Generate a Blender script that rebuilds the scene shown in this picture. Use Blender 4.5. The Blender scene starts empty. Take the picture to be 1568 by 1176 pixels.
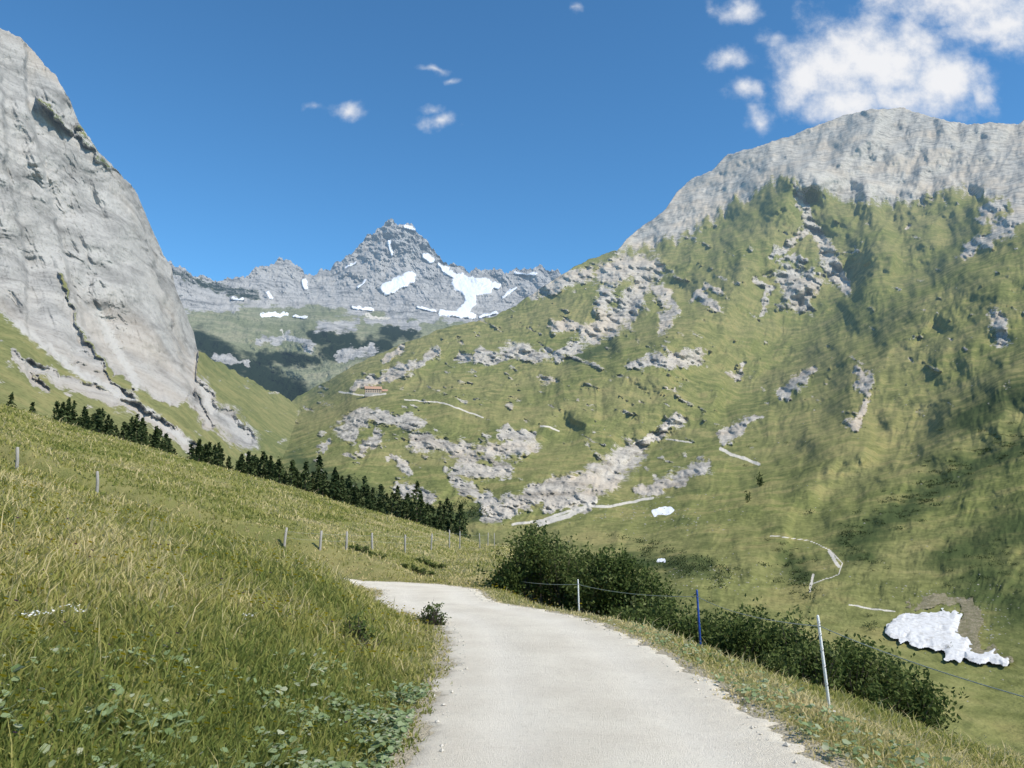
import bpy, math, itertools, numpy as np
from mathutils import Vector
rng=np.random.default_rng(7)
F=1207.0; EYE=1.65; PITCH=math.atan(132/F)
cp,sp=math.cos(PITCH),math.sin(PITCH)
scene=bpy.context.scene
# ---------------------------------------------------------------- unproject helper (image pixel coordinates at a chosen depth -> world)
def P(u,v,d):
    u=np.asarray(u,float);v=np.asarray(v,float)
    x=(u-784)/F; z=-(v-588)/F
    wy=cp-z*sp; wz=sp+z*cp
    return np.stack([x/wy*d, np.ones_like(x)*d, EYE+wz/wy*d],-1)
# ---------------------------------------------------------------- noise
_p=np.random.default_rng(3).permutation(256); _p=np.concatenate([_p,_p,_p])
_a=np.random.default_rng(4).uniform(0,2*np.pi,256); _gx=np.cos(_a); _gy=np.sin(_a)
def pn(x,y):
    xi=np.floor(x).astype(int); yi=np.floor(y).astype(int); fx=x-xi; fy=y-yi
    xi&=255; yi&=255
    sx=fx*fx*fx*(fx*(fx*6-15)+10); sy=fy*fy*fy*(fy*(fy*6-15)+10)
    def g(i,j,dx,dy):
        h=_p[_p[i]+j]; return _gx[h]*dx+_gy[h]*dy
    a=g(xi,yi,fx,fy); b=g(xi+1,yi,fx-1,fy); c=g(xi,yi+1,fx,fy-1); d=g(xi+1,yi+1,fx-1,fy-1)
    return ((a+(b-a)*sx)*(1-sy)+(c+(d-c)*sx)*sy)*1.5
def fbm(x,y,o=5,g=.5):
    s=0;a=1
    for i in range(o):
        s=s+a*pn(x+i*17.3,y-i*9.7); x=x*2.03;y=y*2.03;a*=g
    return s
def rid(x,y,o=4,g=.5):
    s=0;a=1
    for i in range(o):
        s=s+a*(1-2*np.sqrt(pn(x+i*13.1,y+i*7.9)**2+.003)); x=x*2.07;y=y*2.07;a*=g
    return s
def sstep(a,b,x):
    t=np.clip((x-a)/(b-a),0,1); return t*t*(3-2*t)
# ---------------------------------------------------------------- mesh helpers
def mkmesh(name,V,Fc,mat,smooth=True,attrs=None,parent=None):
    V=np.ascontiguousarray(V,dtype=np.float32).reshape(-1,3); Fc=np.ascontiguousarray(Fc,dtype=np.int32)
    n=Fc.shape[1]; m=bpy.data.meshes.new(name)
    m.vertices.add(len(V)); m.vertices.foreach_set('co',V.ravel())
    m.loops.add(Fc.size); m.loops.foreach_set('vertex_index',Fc.ravel())
    m.polygons.add(len(Fc)); m.polygons.foreach_set('loop_start',np.arange(0,Fc.size,n,dtype=np.int32))
    try: m.polygons.foreach_set('loop_total',np.full(len(Fc),n,dtype=np.int32))
    except Exception: pass
    m.polygons.foreach_set('use_smooth',np.full(len(Fc),smooth,dtype=bool))
    m.update(calc_edges=True); m.validate()
    for k,a in (attrs or {}).items():
        a=np.asarray(a,dtype=np.float32)
        if a.ndim==1:
            at=m.attributes.new(k,'FLOAT','POINT'); at.data.foreach_set('value',a)
        else:
            at=m.attributes.new(k,'FLOAT_COLOR','POINT'); at.data.foreach_set('color',a.ravel())
    o=bpy.data.objects.new(name,m); scene.collection.objects.link(o)
    if mat: m.materials.append(mat)
    if parent: o.parent=parent
    return o
def gridfaces(nr,nc):
    i=np.arange(nr*nc).reshape(nr,nc)
    return np.stack([i[:-1,:-1],i[:-1,1:],i[1:,1:],i[1:,:-1]],-1).reshape(-1,4)
def tps(ctrl):
    c=np.array(ctrl,float); X=c[:,:2]/400; y=np.log(c[:,2])
    def k(r2): return .5*r2*np.log(r2+1e-9)
    n=len(X); K=k(((X[:,None]-X[None])**2).sum(-1))+np.eye(n)*0.01
    Pm=np.c_[np.ones(n),X]; A=np.zeros((n+3,n+3)); A[:n,:n]=K;A[:n,n:]=Pm;A[n:,:n]=Pm.T
    w=np.linalg.solve(A,np.r_[y,0,0,0])
    def f(U,V):
        U=U/400;V=V/400; s=w[n]+w[n+1]*U+w[n+2]*V
        for i in range(n): s=s+w[i]*k((U-X[i,0])**2+(V-X[i,1])**2)
        return s
    return f
def capsules(U,V,items):
    m=np.zeros_like(U)
    for r,pts in items:
        if len(pts)==1: pts=[pts[0],(pts[0][0]+.1,pts[0][1])]
        for (a,b),(c,d) in zip(pts[:-1],pts[1:]):
            dx,dy=c-a,d-b; t=np.clip(((U-a)*dx+(V-b)*dy)/(dx*dx+dy*dy),0,1)
            q=np.hypot(U-a-t*dx,V-b-t*dy)
            m=np.maximum(m,1-.5*q/r)
    return np.clip(m,0,1)
# ---------------------------------------------------------------- node helper
class NT:
    def __init__(s,name,world=False):
        s.o=(bpy.data.worlds if world else bpy.data.materials).new(name); s.o.use_nodes=True
        s.t=s.o.node_tree; s.t.nodes.clear()
    def n(s,typ,**kw):
        n=s.t.nodes.new(typ)
        for k,v in kw.items():
            if k.startswith('i_'):
                key=k[2:]; key=int(key) if key.isdigit() else key.replace('_',' ')
                s.put(n.inputs[key],v)
            else: setattr(n,k,v)
        return n
    def put(s,inp,v):
        if isinstance(v,bpy.types.NodeSocket): s.t.links.new(v,inp)
        elif isinstance(v,(tuple,list)) and len(v)==3 and inp.type=='RGBA': inp.default_value=(*v,1)
        else: inp.default_value=v
    def m(s,op,a,b=0.0,c=None,clamp=False):
        n=s.t.nodes.new('ShaderNodeMath'); n.operation=op; n.use_clamp=clamp
        s.put(n.inputs[0],a); s.put(n.inputs[1],b)
        if c is not None: s.put(n.inputs[2],c)
        return n.outputs[0]
    def mix(s,f,a,b,blend='MIX'):
        n=s.t.nodes.new('ShaderNodeMix'); n.data_type='RGBA'; n.blend_type=blend
        s.put(n.inputs[0],f); s.put(n.inputs[6],a); s.put(n.inputs[7],b); return n.outputs[2]
    def noise(s,vec,scale,detail=5,rough=.55,dist=0,out=0):
        n=s.n('ShaderNodeTexNoise',i_Scale=scale,i_Detail=detail,i_Roughness=rough,i_Distortion=dist)
        s.put(n.inputs['Vector'],vec); return n.outputs[out]
    def mr(s,v,a,b,c=0.0,d=1.0,smooth=True):
        n=s.t.nodes.new('ShaderNodeMapRange'); n.interpolation_type='SMOOTHSTEP' if smooth else 'LINEAR'
        for i,x in enumerate((v,a,b,c,d)): s.put(n.inputs[i],x)
        return n.outputs[0]
    def mapping(s,vec,scale=(1,1,1),rot=(0,0,0)):
        n=s.n('ShaderNodeMapping'); s.put(n.inputs[0],vec); n.inputs['Scale'].default_value=scale; n.inputs['Rotation'].default_value=rot
        return n.outputs[0]
def simple_mat(name,col,rough=.7,var=.25,scale=8,metal=0):
    N=NT(name); tc=N.n('ShaderNodeTexCoord').outputs['Object']
    nz=N.noise(tc,scale,3)
    c=N.mix(nz,tuple(x*(1-var) for x in col),tuple(min(1,x*(1+var)) for x in col))
    b=N.n('ShaderNodeBsdfPrincipled',i_Roughness=rough,i_Metallic=metal); N.put(b.inputs['Base Color'],c)
    o=N.n('ShaderNodeOutputMaterial'); N.t.links.new(b.outputs[0],o.inputs[0]); return N.o
# ---------------------------------------------------------------- terrain material (rock / grass / snow / path zones from vertex data)
def terrain_mat(name,gA,gB,gDark,rA,rB,sc,bump=1.0,bdist=2.0,pathc=(.58,.54,.46),strata=None,haze=14000,warm=(1.05,.93,.80),edge=(.9,.9),crack=.5):
    N=NT(name); tc=N.n('ShaderNodeTexCoord').outputs['Object']
    at=N.n('ShaderNodeVertexColor',layer_name='zone'); sep=N.n('ShaderNodeSeparateColor'); N.put(sep.inputs[0],at.outputs[0])
    R,G,B,A=sep.outputs[0],sep.outputs[1],sep.outputs[2],at.outputs[1]
    n1=N.noise(tc,sc*.12,3); n2=N.noise(tc,sc,6,.62); n3=N.noise(tc,sc*7,4,.7)
    g=N.mix(N.mr(n1,.35,.65),gA,gB)
    g=N.mix(N.mr(n2,.40,.68,0,.45),g,tuple(x*.6 for x in gA))
    g=N.mix(N.mr(n2,.52,.36,0,.5),g,(gB[0]*1.3,gB[1]*1.12,gB[2]*1.2))
    g=N.mix(N.mr(n3,.45,.75,0,.4),g,tuple(min(1,x*1.4) for x in gB))
    g=N.mix(N.mr(n3,.5,.3,0,.5),g,tuple(x*.5 for x in gA))
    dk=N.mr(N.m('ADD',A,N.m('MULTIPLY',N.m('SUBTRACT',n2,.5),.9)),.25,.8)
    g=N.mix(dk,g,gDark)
    if strata:
        sv=N.mapping(tc,strata[0],strata[1]); s1=N.noise(sv,1,6,.68,.6)
    else: s1=N.noise(N.mapping(tc,(.5,.5,1.6),(.3,.5,0)),sc*1.3,6,.68,.4)
    r=N.mix(N.mr(s1,.34,.60),rA,rB)
    r=N.mix(N.mr(n3,.5,.30,0,crack),r,tuple(x*.42 for x in rA))
    r=N.mix(N.mr(s1,.40,.30,0,crack),r,tuple(x*.42 for x in rA))
    r=N.mix(N.mr(n1,.42,.65,0,.5),r,(rB[0]*warm[0],rB[1]*warm[1],rB[2]*warm[2]))
    e=N.m('ADD',R,N.m('ADD',N.m('MULTIPLY',N.m('SUBTRACT',n2,.5),edge[0]),N.m('MULTIPLY',N.m('SUBTRACT',n3,.5),edge[1])))
    rf=N.mr(e,.44,.62)
    c=N.mix(rf,g,r)
    pf=N.mr(N.m('ADD',B,N.m('MULTIPLY',N.m('SUBTRACT',n3,.5),.6)),.40,.65)
    c=N.mix(pf,c,pathc)
    sf=N.mr(N.m('ADD',G,N.m('MULTIPLY',N.m('SUBTRACT',n2,.5),.25)),.46,.54)
    c=N.mix(sf,c,(.82,.84,.88))
    h=N.m('ADD',N.m('MULTIPLY',n2,1.0),N.m('ADD',N.m('MULTIPLY',n3,.35),N.m('MULTIPLY',s1,.7)))
    bp=N.n('ShaderNodeBump',i_Distance=bdist); N.put(bp.inputs['Height'],h)
    N.put(bp.inputs['Strength'],N.m('MULTIPLY',N.m('MULTIPLY',N.m('SUBTRACT',1.0,N.m('MULTIPLY',sf,.8)),N.m('ADD',.6,N.m('MULTIPLY',rf,.6))),bump,clamp=False))
    b=N.n('ShaderNodeBsdfDiffuse')
    N.put(b.inputs['Color'],c); N.put(b.inputs['Normal'],bp.outputs[0])
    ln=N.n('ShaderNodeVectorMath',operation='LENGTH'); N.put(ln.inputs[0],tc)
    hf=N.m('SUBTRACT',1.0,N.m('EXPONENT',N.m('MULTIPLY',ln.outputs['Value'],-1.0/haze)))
    em=N.n('ShaderNodeEmission'); N.put(em.inputs[0],(.35,.52,.74)); em.inputs[1].default_value=.85  # airlight painted on: bluish emission mixed into the surface by distance from origin
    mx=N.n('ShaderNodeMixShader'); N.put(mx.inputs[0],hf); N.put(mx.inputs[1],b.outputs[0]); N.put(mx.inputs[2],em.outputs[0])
    o=N.n('ShaderNodeOutputMaterial'); N.t.links.new(mx.outputs[0],o.inputs[0]); return N.o

def sheet(name,top,bot,u0,u1,nu,nv,surf,zones,mat,jag=0,jsc=20,tp=1.0,foldn=14):
    us=np.linspace(u0,u1,nu); tu,tv=np.array(top,float).T; vt=np.interp(us,tu,tv)
    vt=vt-jag*fbm(us/jsc,us*0+3.3,5,.6)
    bu,bv=np.array(bot,float).T; vb=np.interp(us,bu,bv)
    t=np.linspace(0,1,nv)**tp; U=np.repeat(us[None],nv,0); V=vb[None]+(vt-vb)[None]*t[:,None]
    D=surf(U,V); pos=P(U,V,D)
    Z=zones(U,V)
    crest=pos[-1]; rad=crest.copy(); rad[:,2]=0; rad/=np.linalg.norm(rad,axis=1)[:,None]
    dd=D[-1][:,None]; back=[]
    for k in range(1,foldn+1):
        q=k/foldn; p=crest+rad*dd*(.30*q**1.3); p[:,2]-=(dd[:,0]*.20)*q**1.7+dd[:,0]*.002*q; back.append(p)
    pos=np.concatenate([pos,np.array(back)],0); Z=np.concatenate([Z,np.repeat(Z[-1:],foldn,0)],0)
    return mkmesh(name,pos.reshape(-1,3),gridfaces(nv+foldn,nu),mat,attrs={'zone':Z.reshape(-1,4)})

# ================================================================ RIGHT MOUNTAIN + VALLEY HILL
topB=[(330,700),(380,672),(405,655),(430,632),(455,606),(480,594),(500,585),(540,560),(570,545),(620,525),(680,503),(760,483),(800,460),(830,440),(870,415),(900,397),(945,383),(960,365),(990,343),(1020,320),(1035,295),(1060,272),(1090,262),(1115,235),(1150,228),(1190,215),(1230,200),(1270,185),(1310,172),(1350,166),(1385,165),(1420,178),(1450,185),(1490,190),(1530,188),(1560,190),(1568,184),(1700,150),(1900,140)]
ctrlB=[(455,606,1500),(400,670,1000),(540,562,1400),(575,605,1050),(640,640,860),(540,660,800),(700,690,640),(600,720,560),(640,770,430),(740,790,370),(500,740,520),
(850,650,800),(900,720,520),(1000,650,800),(1000,560,1050),(800,550,1250),(700,510,1500),(900,500,1450),(760,485,1700),(870,418,1950),(945,385,2150),(1020,322,2600),(1115,238,2850),(1100,450,1650),(1200,300,2300),(1230,205,2900),(1380,168,2800),(1380,310,2050),(1568,190,2500),(1568,330,1500),(1400,450,1250),(1250,500,1300),(1150,600,950),(1300,600,780),(1100,700,560),(1200,750,400),(1050,850,210),(1300,700,440),(1400,600,640),(1568,450,850),(1568,600,430),(1568,750,240),(1568,900,140),(1440,970,118),(1200,900,160),(1300,850,190),(1000,800,330),(1150,800,290),(1400,750,300),(900,850,250),(750,850,300),(1568,1050,95),(1568,1250,60),(1200,1050,90),(1000,950,130),(800,950,160),(600,850,300),(400,800,400),(1850,200,2000),(1850,600,330),(1850,1100,70),(1220,285,2250),(1000,430,1800)]
tB=tps(ctrlB)
greyB=[(330,0),(940,386),(1000,378),(1060,356),(1120,312),(1180,282),(1212,270),(1225,287),(1290,303),(1380,312),(1420,300),(1480,290),(1540,308),(1568,332),(1900,420)]
rocksB=[(9,[(1222,290),(1236,335),(1262,378)]),(12,[(1262,378),(1275,410),(1294,442)]),(20,[(1210,425),(1225,465)]),(16,[(1245,430),(1228,465)]),(6,[(1160,425),(1178,440),(1165,485)]),
(9,[(1478,390),(1525,358)]),(12,[(1505,330),(1535,310)]),(14,[(1530,350),(1568,330)]),
(12,[(820,445),(870,430),(900,420)]),(17,[(930,415),(1000,408)]),(9,[(850,500),(890,505)]),(17,[(985,430),(965,470),(945,490),(905,515)]),(12,[(925,440),(925,490)]),(9,[(1010,440),(1030,470),(1015,500)]),(8,[(880,530),(850,548)]),
(10,[(730,545),(760,550)]),(13,[(780,540),(830,542)]),(7,[(700,550),(712,545)]),(8,[(545,592),(580,580),(620,567),(665,545)]),(6,[(590,550),(610,535)]),
(10,[(970,558),(1010,552),(1070,543)]),(8,[(1200,603),(1238,570)]),(11,[(1318,568),(1325,600)]),(8,[(1325,620),(1303,655)]),(14,[(1530,490),(1535,515)]),(7,[(1490,375),(1480,385)]),
(15,[(532,655),(550,640)]),(10,[(560,635),(610,645),(640,650)]),(15,[(640,672),(690,688),(720,700)]),(14,[(750,690),(810,683)]),(13,[(700,722),(770,720)]),(12,[(615,750),(660,765)]),(15,[(750,785),(800,768),(850,745),(900,735)]),(22,[(918,735),(965,695)]),(9,[(960,690),(1000,670),(1040,642)]),(11,[(985,752),(1035,735),(1075,712)]),(7,[(1105,665),(1155,640)]),(8,[(1115,672),(1130,655)]),(7,[(490,690),(500,680)]),(9,[(535,640),(540,670)]),(7,[(430,640),(445,632)]),(9,[(400,680),(380,690)]),(9,[(580,665),(560,690)]),(8,[(770,660),(810,670)]),(7,[(600,700),(625,720)]),(12,[(840,770),(900,765)]),(11,[(700,740),(745,765)]),(3,[(1388,343),(1392,345)]),(4,[(1060,450),(1100,440)]),(6,[(1075,450),(1060,455)]),(6,[(1180,390),(1215,375)]),(7,[(1215,365),(1235,350)]),(5,[(1195,400),(1235,395)]),(7,[(1095,470),(1070,455)]),(6,[(1140,560),(1120,575)])]
pathsB=[(1.3,[(828,652),(842,654),(856,660)]),(2.4,[(1104,687),(1120,696),(1140,702),(1162,711)]),(2.0,[(785,803),(830,797),(870,783),(905,775),(930,776),(1000,762)]),(3.5,[(825,803),(870,790),(912,768)]),(1.5,[(970,679),(1000,668),(1042,642)]),(1.2,[(1020,672),(1060,678)]),(.8,[(1180,820),(1240,828),(1270,842),(1290,862),(1285,880),(1240,895)]),(1.2,[(1300,925),(1330,932),(1370,936)]),(1.3,[(520,600),(560,606),(590,603)]),(1.0,[(620,612),(680,617),(740,640)]),(2,[(1240,905),(1245,880)]),(2.5,[(1270,845),(1285,868)])]
snowB=[(5.5,[(1003,784),(1026,781)]),(3,[(1008,858),(1016,858)])]
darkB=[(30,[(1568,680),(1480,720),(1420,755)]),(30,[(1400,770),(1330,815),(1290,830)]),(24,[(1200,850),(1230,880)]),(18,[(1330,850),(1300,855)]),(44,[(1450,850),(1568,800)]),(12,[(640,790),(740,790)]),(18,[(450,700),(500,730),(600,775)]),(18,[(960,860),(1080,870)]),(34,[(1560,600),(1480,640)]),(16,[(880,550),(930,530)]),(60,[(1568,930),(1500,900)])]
ridges=[(70,[(1700,330),(1568,385),(1480,440),(1385,490),(1335,560),(1290,680),(1180,770)],.085),(75,[(1215,285),(1130,430),(1000,560),(860,600)],.075),(55,[(1568,590),(1440,690),(1250,800),(1160,850)],.065),(40,[(1330,300),(1350,420),(1300,480)],.045),(45,[(1030,640),(900,640),(700,650),(560,640)],.035),(40,[(1350,168),(1300,230),(1225,280)],.035),(30,[(1450,190),(1430,250),(1400,300)],.025),(30,[(1110,600),(1040,690),(960,740)],.03),
 (60,[(1292,440),(1190,560),(1080,655),(960,720)],-.07),(50,[(1568,520),(1440,600),(1370,700),(1240,800)],-.065),(35,[(1000,430),(900,540),(850,560)],-.04),(35,[(1262,378),(1225,300)],-.02),(40,[(1480,300),(1450,380),(1380,430)],-.045),(40,[(1300,180),(1260,240)],-.02),(30,[(700,560),(620,600)],-.02),(40,[(860,660),(760,730),(700,790)],-.04)]
def flow(U,V):
    # fall-line gullies, bending from the upper right to the lower left
    ru=U*.72+V*.70; rv=-U*.70+V*.72
    w=26*fbm(U/90,V/90,3); w2=26*fbm(U/90+20,V/90+5,3)
    return rid((rv+w)/150,(ru+w2)/62,5,.5)
def rockmaskB(U,V):
    wu=U+9*fbm(U/26,V/26,5,.62); wv=V+8*fbm(U/26+50,V/26,5,.62)
    m=capsules(wu,wv,rocksB)
    m=np.where(m>.3,m+.14*fbm((U+V*.5)/24,(V-U*.5)/9,4,.6),m)
    gv=np.interp(U,*np.array(greyB,float).T)
    grey=np.clip(.5+(gv+16*fbm(U/18,V/40,4)-V)/44,0,1)*(U>925)
    ext=.62*sstep(.25,.95,fbm((U+V*.4)/50+11,(V-U*.4)/17,5,.62))*sstep(860,700,V)*sstep(1350,1000,U)
    ext2=.55*sstep(.5,1.0,fbm((U+V*.4)/40+31,(V-U*.4)/17,5,.62))*sstep(800,600,V)
    return np.clip(np.maximum(np.maximum(m,grey),np.maximum(ext,ext2)),0,1),grey
def surfB(U,V,smooth=False):
    ld=tB(U,V)
    near=sstep(1000,880,V)
    wu=U+14*fbm(U/60,V/60,3); wv=V+14*fbm(U/60+30,V/60,3)
    for r_,pts,amp in ridges: ld=ld-amp*sstep(0,1,capsules(wu,wv,[(r_/2,pts)]))
    ld=ld+near*.030*fbm(U/150,V/100,3)
    if smooth: return np.exp(ld)
    r,grey=rockmaskB(U,V)
    ld=ld+near*(-.013*flow(U,V)*(1-.5*sstep(.3,.7,grey))+.0035*fbm(U/13,V/13,4,.6))
    rr=sstep(.35,.6,r)*(1-sstep(.3,.7,grey))
    ld=ld+rr*(.013*rid((U+V*.4)/38,(V-U*.4)/17,4,.5)-.020+.014*sstep(-.3,.5,fbm(U/30,V/16,3)))+sstep(.3,.7,grey)*(.007*rid((U+V*.6)/44,(V-U*.2)/100,4,.5)+.018*fbm(U/90,V/50,3))
    return np.exp(ld)
def zonesB(U,V):
    r,g=rockmaskB(U,V)
    wu=U+2.5*fbm(U/12,V/12,3); wv=V+2.5*fbm(U/12+50,V/12,3)
    b=capsules(U+1.0*fbm(U/15,V/15,2),V+1.0*fbm(U/15,V/15+9,2),pathsB)
    b=np.maximum(b,.55*capsules(wu,wv,[(7,[(1222,290),(1236,335),(1262,378)]),(9,[(1262,378),(1275,410),(1294,442)]),(14,[(1215,450),(1235,460)]),(18,[(925,735),(962,700)]),(15,[(1225,262),(1300,285),(1400,290)]),(10,[(1440,255),(1470,285)]),(10,[(1000,350),(960,375)])]))
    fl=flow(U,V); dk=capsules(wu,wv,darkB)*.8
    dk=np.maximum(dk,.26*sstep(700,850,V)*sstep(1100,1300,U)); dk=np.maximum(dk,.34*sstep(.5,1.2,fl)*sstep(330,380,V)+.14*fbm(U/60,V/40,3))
    return np.stack([r,capsules(wu,wv,snowB),b,np.clip(dk,0,1)],-1)
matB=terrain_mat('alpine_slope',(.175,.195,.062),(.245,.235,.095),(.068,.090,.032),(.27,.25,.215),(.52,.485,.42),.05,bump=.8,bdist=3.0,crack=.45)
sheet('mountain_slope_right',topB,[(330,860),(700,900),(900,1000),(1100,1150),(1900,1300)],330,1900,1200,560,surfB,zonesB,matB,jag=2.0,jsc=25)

# ================================================================ LEFT CLIFF
topC=[(-350,-60),(-100,0),(0,45),(30,55),(60,90),(85,115),(105,150),(120,185),(150,230),(175,258),(205,290),(220,320),(240,370),(262,410),(268,440),(285,480),(297,510),(302,535),(330,553),(380,580),(425,602),(456,622),(470,640),(520,700)]
ctrlC=[(-350,-50,520),(0,50,760),(0,300,610),(0,480,500),(0,560,380),(0,700,240),(100,150,780),(150,240,820),(100,400,640),(150,500,620),(215,320,900),(200,440,700),(262,415,960),(250,500,760),(297,512,980),(290,590,700),(200,600,520),(100,560,480),(100,650,350),(300,660,560),(380,680,700),(456,625,1250),(330,556,1050),(380,620,900),(-350,500,330),(-350,250,450),(300,800,350),(500,720,800),(150,720,300),(400,780,480),(40,200,690),(425,606,1200)]
tC=tps(ctrlC)
grC=[(-350,400),(0,478),(40,510),(100,560),(180,580),(215,600),(260,625),(298,610),(306,520),(330,480),(470,500)]
def cliffmask(U,V):
    gv=np.interp(U,*np.array(grC,float).T)
    m=np.clip(.5+(gv+10*fbm(U/25,V/25,4)-V)/26,0,1)
    wu=U+6*fbm(U/20,V/20,4); wv=V+6*fbm(U/20+40,V/20,4)
    ext=capsules(wu,wv,[(11,[(40,560),(120,590),(200,620),(290,680)]),(14,[(305,590),(330,640)]),(20,[(340,640),(375,670)]),(12,[(120,560),(200,600)]),(6,[(20,540),(70,600)]),(10,[(290,600),(320,650)])])
    turf=np.maximum(capsules(wu,wv,[(8,[(120,195),(140,225),(165,255)]),(7,[(178,580),(240,620),(290,640)]),(5,[(95,420),(120,500),(170,570)]),(6,[(60,150),(110,200)])]),.4*sstep(.4,.9,fbm(U/40,V/30+9,4)))
    ext=np.maximum(ext,.50*sstep(.1,.8,fbm(U/30+5,V/16,4)))
    return np.clip(np.maximum(m,ext)-.9*np.maximum(turf-.35,0),0,1)
def surfC(U,V):
    r=cliffmask(U,V); ld=tC(U,V); rr=sstep(.5,.85,r)
    c,s=math.cos(.35),math.sin(.35); a=U*c+V*s; b=-U*s+V*c
    wob=20*fbm(U/60,V/60,3)
    lay=fbm(U/90+5,V/110,2)
    ld=ld+.022*fbm(U/120,V/120,3)
    am=.25+1.1*sstep(-.2,.6,lay)
    ld=ld+rr*(.0066*am*rid((a+wob)/110,(b+wob)/34,5,.55)+.012*rid((U*.93-V*.36)/60,(U*.36+V*.93)/230,5,.5))+.0012*fbm(U/9,V/9,4,.6)
    q=U+4*fbm(V/30,U*0+2,3)-np.interp(V,[150,300,420,500,590],[40,75,105,130,185]); ld=ld+rr*.028*sstep(-4,4,q)*sstep(110,20,q)
    q=U+4*fbm(V/30,U*0+8,3)-np.interp(V,[60,140,260,400],[-10,5,10,40]); ld=ld+rr*.02*sstep(-4,4,q)*sstep(60,10,q)
    q=U-np.interp(V,[150,250,400,500,600],[150,190,235,262,290]); ld=ld+rr*.030*sstep(-4,5,q+5*fbm(V/20,U*0,4))
    return np.exp(ld)
def zonesC(U,V):
    r=cliffmask(U,V); z=np.zeros_like(U)
    scr=capsules(U+4*fbm(U/12,V/12,3),V+4*fbm(U/14,V/12,3),[(9,[(25,495),(120,570),(200,610),(290,680)]),(10,[(170,520),(210,590),(150,480)]),(8,[(310,590),(325,630)])])
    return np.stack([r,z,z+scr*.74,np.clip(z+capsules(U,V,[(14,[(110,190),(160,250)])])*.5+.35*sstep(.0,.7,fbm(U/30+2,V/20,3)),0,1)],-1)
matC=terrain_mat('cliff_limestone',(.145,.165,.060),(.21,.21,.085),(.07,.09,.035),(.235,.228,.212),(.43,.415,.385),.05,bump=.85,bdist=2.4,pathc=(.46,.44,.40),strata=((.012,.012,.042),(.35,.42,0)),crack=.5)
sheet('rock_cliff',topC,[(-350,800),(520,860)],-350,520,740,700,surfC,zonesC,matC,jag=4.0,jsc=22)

# ================================================================ SNOWY PEAK GROUP
topE=[(150,380),(240,396),(262,403),(300,420),(330,432),(350,424),(370,422),(400,408),(432,398),(455,405),(475,422),(510,405),(540,388),(560,365),(585,343),(598,337),(630,347),(650,365),(668,385),(680,400),(715,412),(760,415),(800,412),(830,410),(848,416),(880,425),(960,430)]
ctrlE=[(150,385,3800),(260,405,3800),(330,430,4400),(432,400,5600),(475,424,5500),(598,338,6000),(680,402,5900),(760,416,5800),(848,418,5400),(960,430,5200),(500,460,4300),(600,440,5000),(700,450,5000),(800,460,4600),(350,470,3300),(420,500,3000),(600,492,3500),(500,490,3000),(500,520,2800),(600,530,2700),(700,500,3300),(320,520,2500),(430,560,2400),(500,560,2400),(450,610,2000),(300,600,1900),(900,500,3500),(150,600,1900),(700,600,2300),(380,540,2450)]
tE=tps(ctrlE)
snowE=[(9,[(592,442),(610,433),(628,424)]),(4.5,[(680,412),(705,428),(740,432),(762,438)]),(13,[(705,432),(725,440),(742,438)]),(8,[(715,445),(722,462),(708,478)]),(3.2,[(400,482),(438,481)]),(5,[(652,392),(660,398)]),(2.5,[(620,347),(640,352)]),(2,[(595,370),(600,390)]),(3.5,[(465,430),(468,440)]),(2.5,[(540,470),(570,474)]),(4.0,[(675,478),(725,484)]),(2,[(355,457),(372,458)]),(2.5,[(410,448),(415,455)]),(2,[(790,440),(770,455)]),(2.2,[(735,485),(760,478)]),(2,[(450,484),(470,486)]),(1.5,[(530,410),(545,402)]),(2,[(672,405),(690,420)]),(2,[(640,470),(665,476)]),(1.6,[(560,430),(548,440)]),(1.8,[(790,418),(820,420)])]
def surfE(U,V):
    ld=tE(U,V); up=sstep(500,450,V)
    sn=sstep(.3,.6,capsules(U,V,snowE))
    ld=ld+.025*fbm(U/90,V/70,3)+(.010+.008*up)*(1-.7*sn)*rid((U+V*.5)/42,(V-U*.3)/34,6,.60)+.005*rid((U-V*.6)/14,V/26,4,.6)*up*(1-.8*sn)
    ld=ld-.05*sstep(492,520,V+6*fbm(U/20,V*0,3))*sstep(420,480,U)*sstep(700,600,U)
    return np.exp(ld)
def zonesE(U,V):
    wu=U+7*fbm(U/18,V/14,4); wv=V+6*fbm(U/18+50,V/14,4)
    turf=sstep(452,482,V+12*fbm(U/40,V/20,4)-.10*np.abs(U-420))
    rock=np.clip(1-turf,0,1)
    ledge=capsules(wu,wv,[(7,[(400,522),(440,518),(478,530)]),(9,[(490,500),(540,498)]),(6,[(560,490),(640,500)]),(8,[(520,545),(570,535)]),(5,[(330,545),(380,556)])])
    rock=np.maximum(rock,.95*ledge)
    dark=capsules(wu,wv,[(17,[(305,520),(350,550),(400,575),(450,600)]),(24,[(320,600),(450,605)]),(10,[(400,548),(480,552)]),(11,[(485,515),(540,520)]),(13,[(500,538),(590,530)]),(6,[(262,415),(320,437),(390,452)]),(9,[(590,508),(630,512)])])  # valley and cliff-band shade painted into the albedo, plus the dark upper ridge
    rock=np.where((dark>.45)&(ledge<.4),np.minimum(rock,.46),rock)
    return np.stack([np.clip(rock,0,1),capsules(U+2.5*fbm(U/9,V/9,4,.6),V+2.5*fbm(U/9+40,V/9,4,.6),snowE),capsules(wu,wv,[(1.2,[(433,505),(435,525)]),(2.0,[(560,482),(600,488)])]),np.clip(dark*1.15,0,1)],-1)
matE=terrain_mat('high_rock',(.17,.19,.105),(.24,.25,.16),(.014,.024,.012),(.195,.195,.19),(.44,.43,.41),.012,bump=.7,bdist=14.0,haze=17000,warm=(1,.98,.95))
sheet('snowy_peak',topE,[(150,700),(960,700)],150,960,900,460,surfE,zonesE,matE,jag=6,jsc=16,foldn=8)

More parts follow.
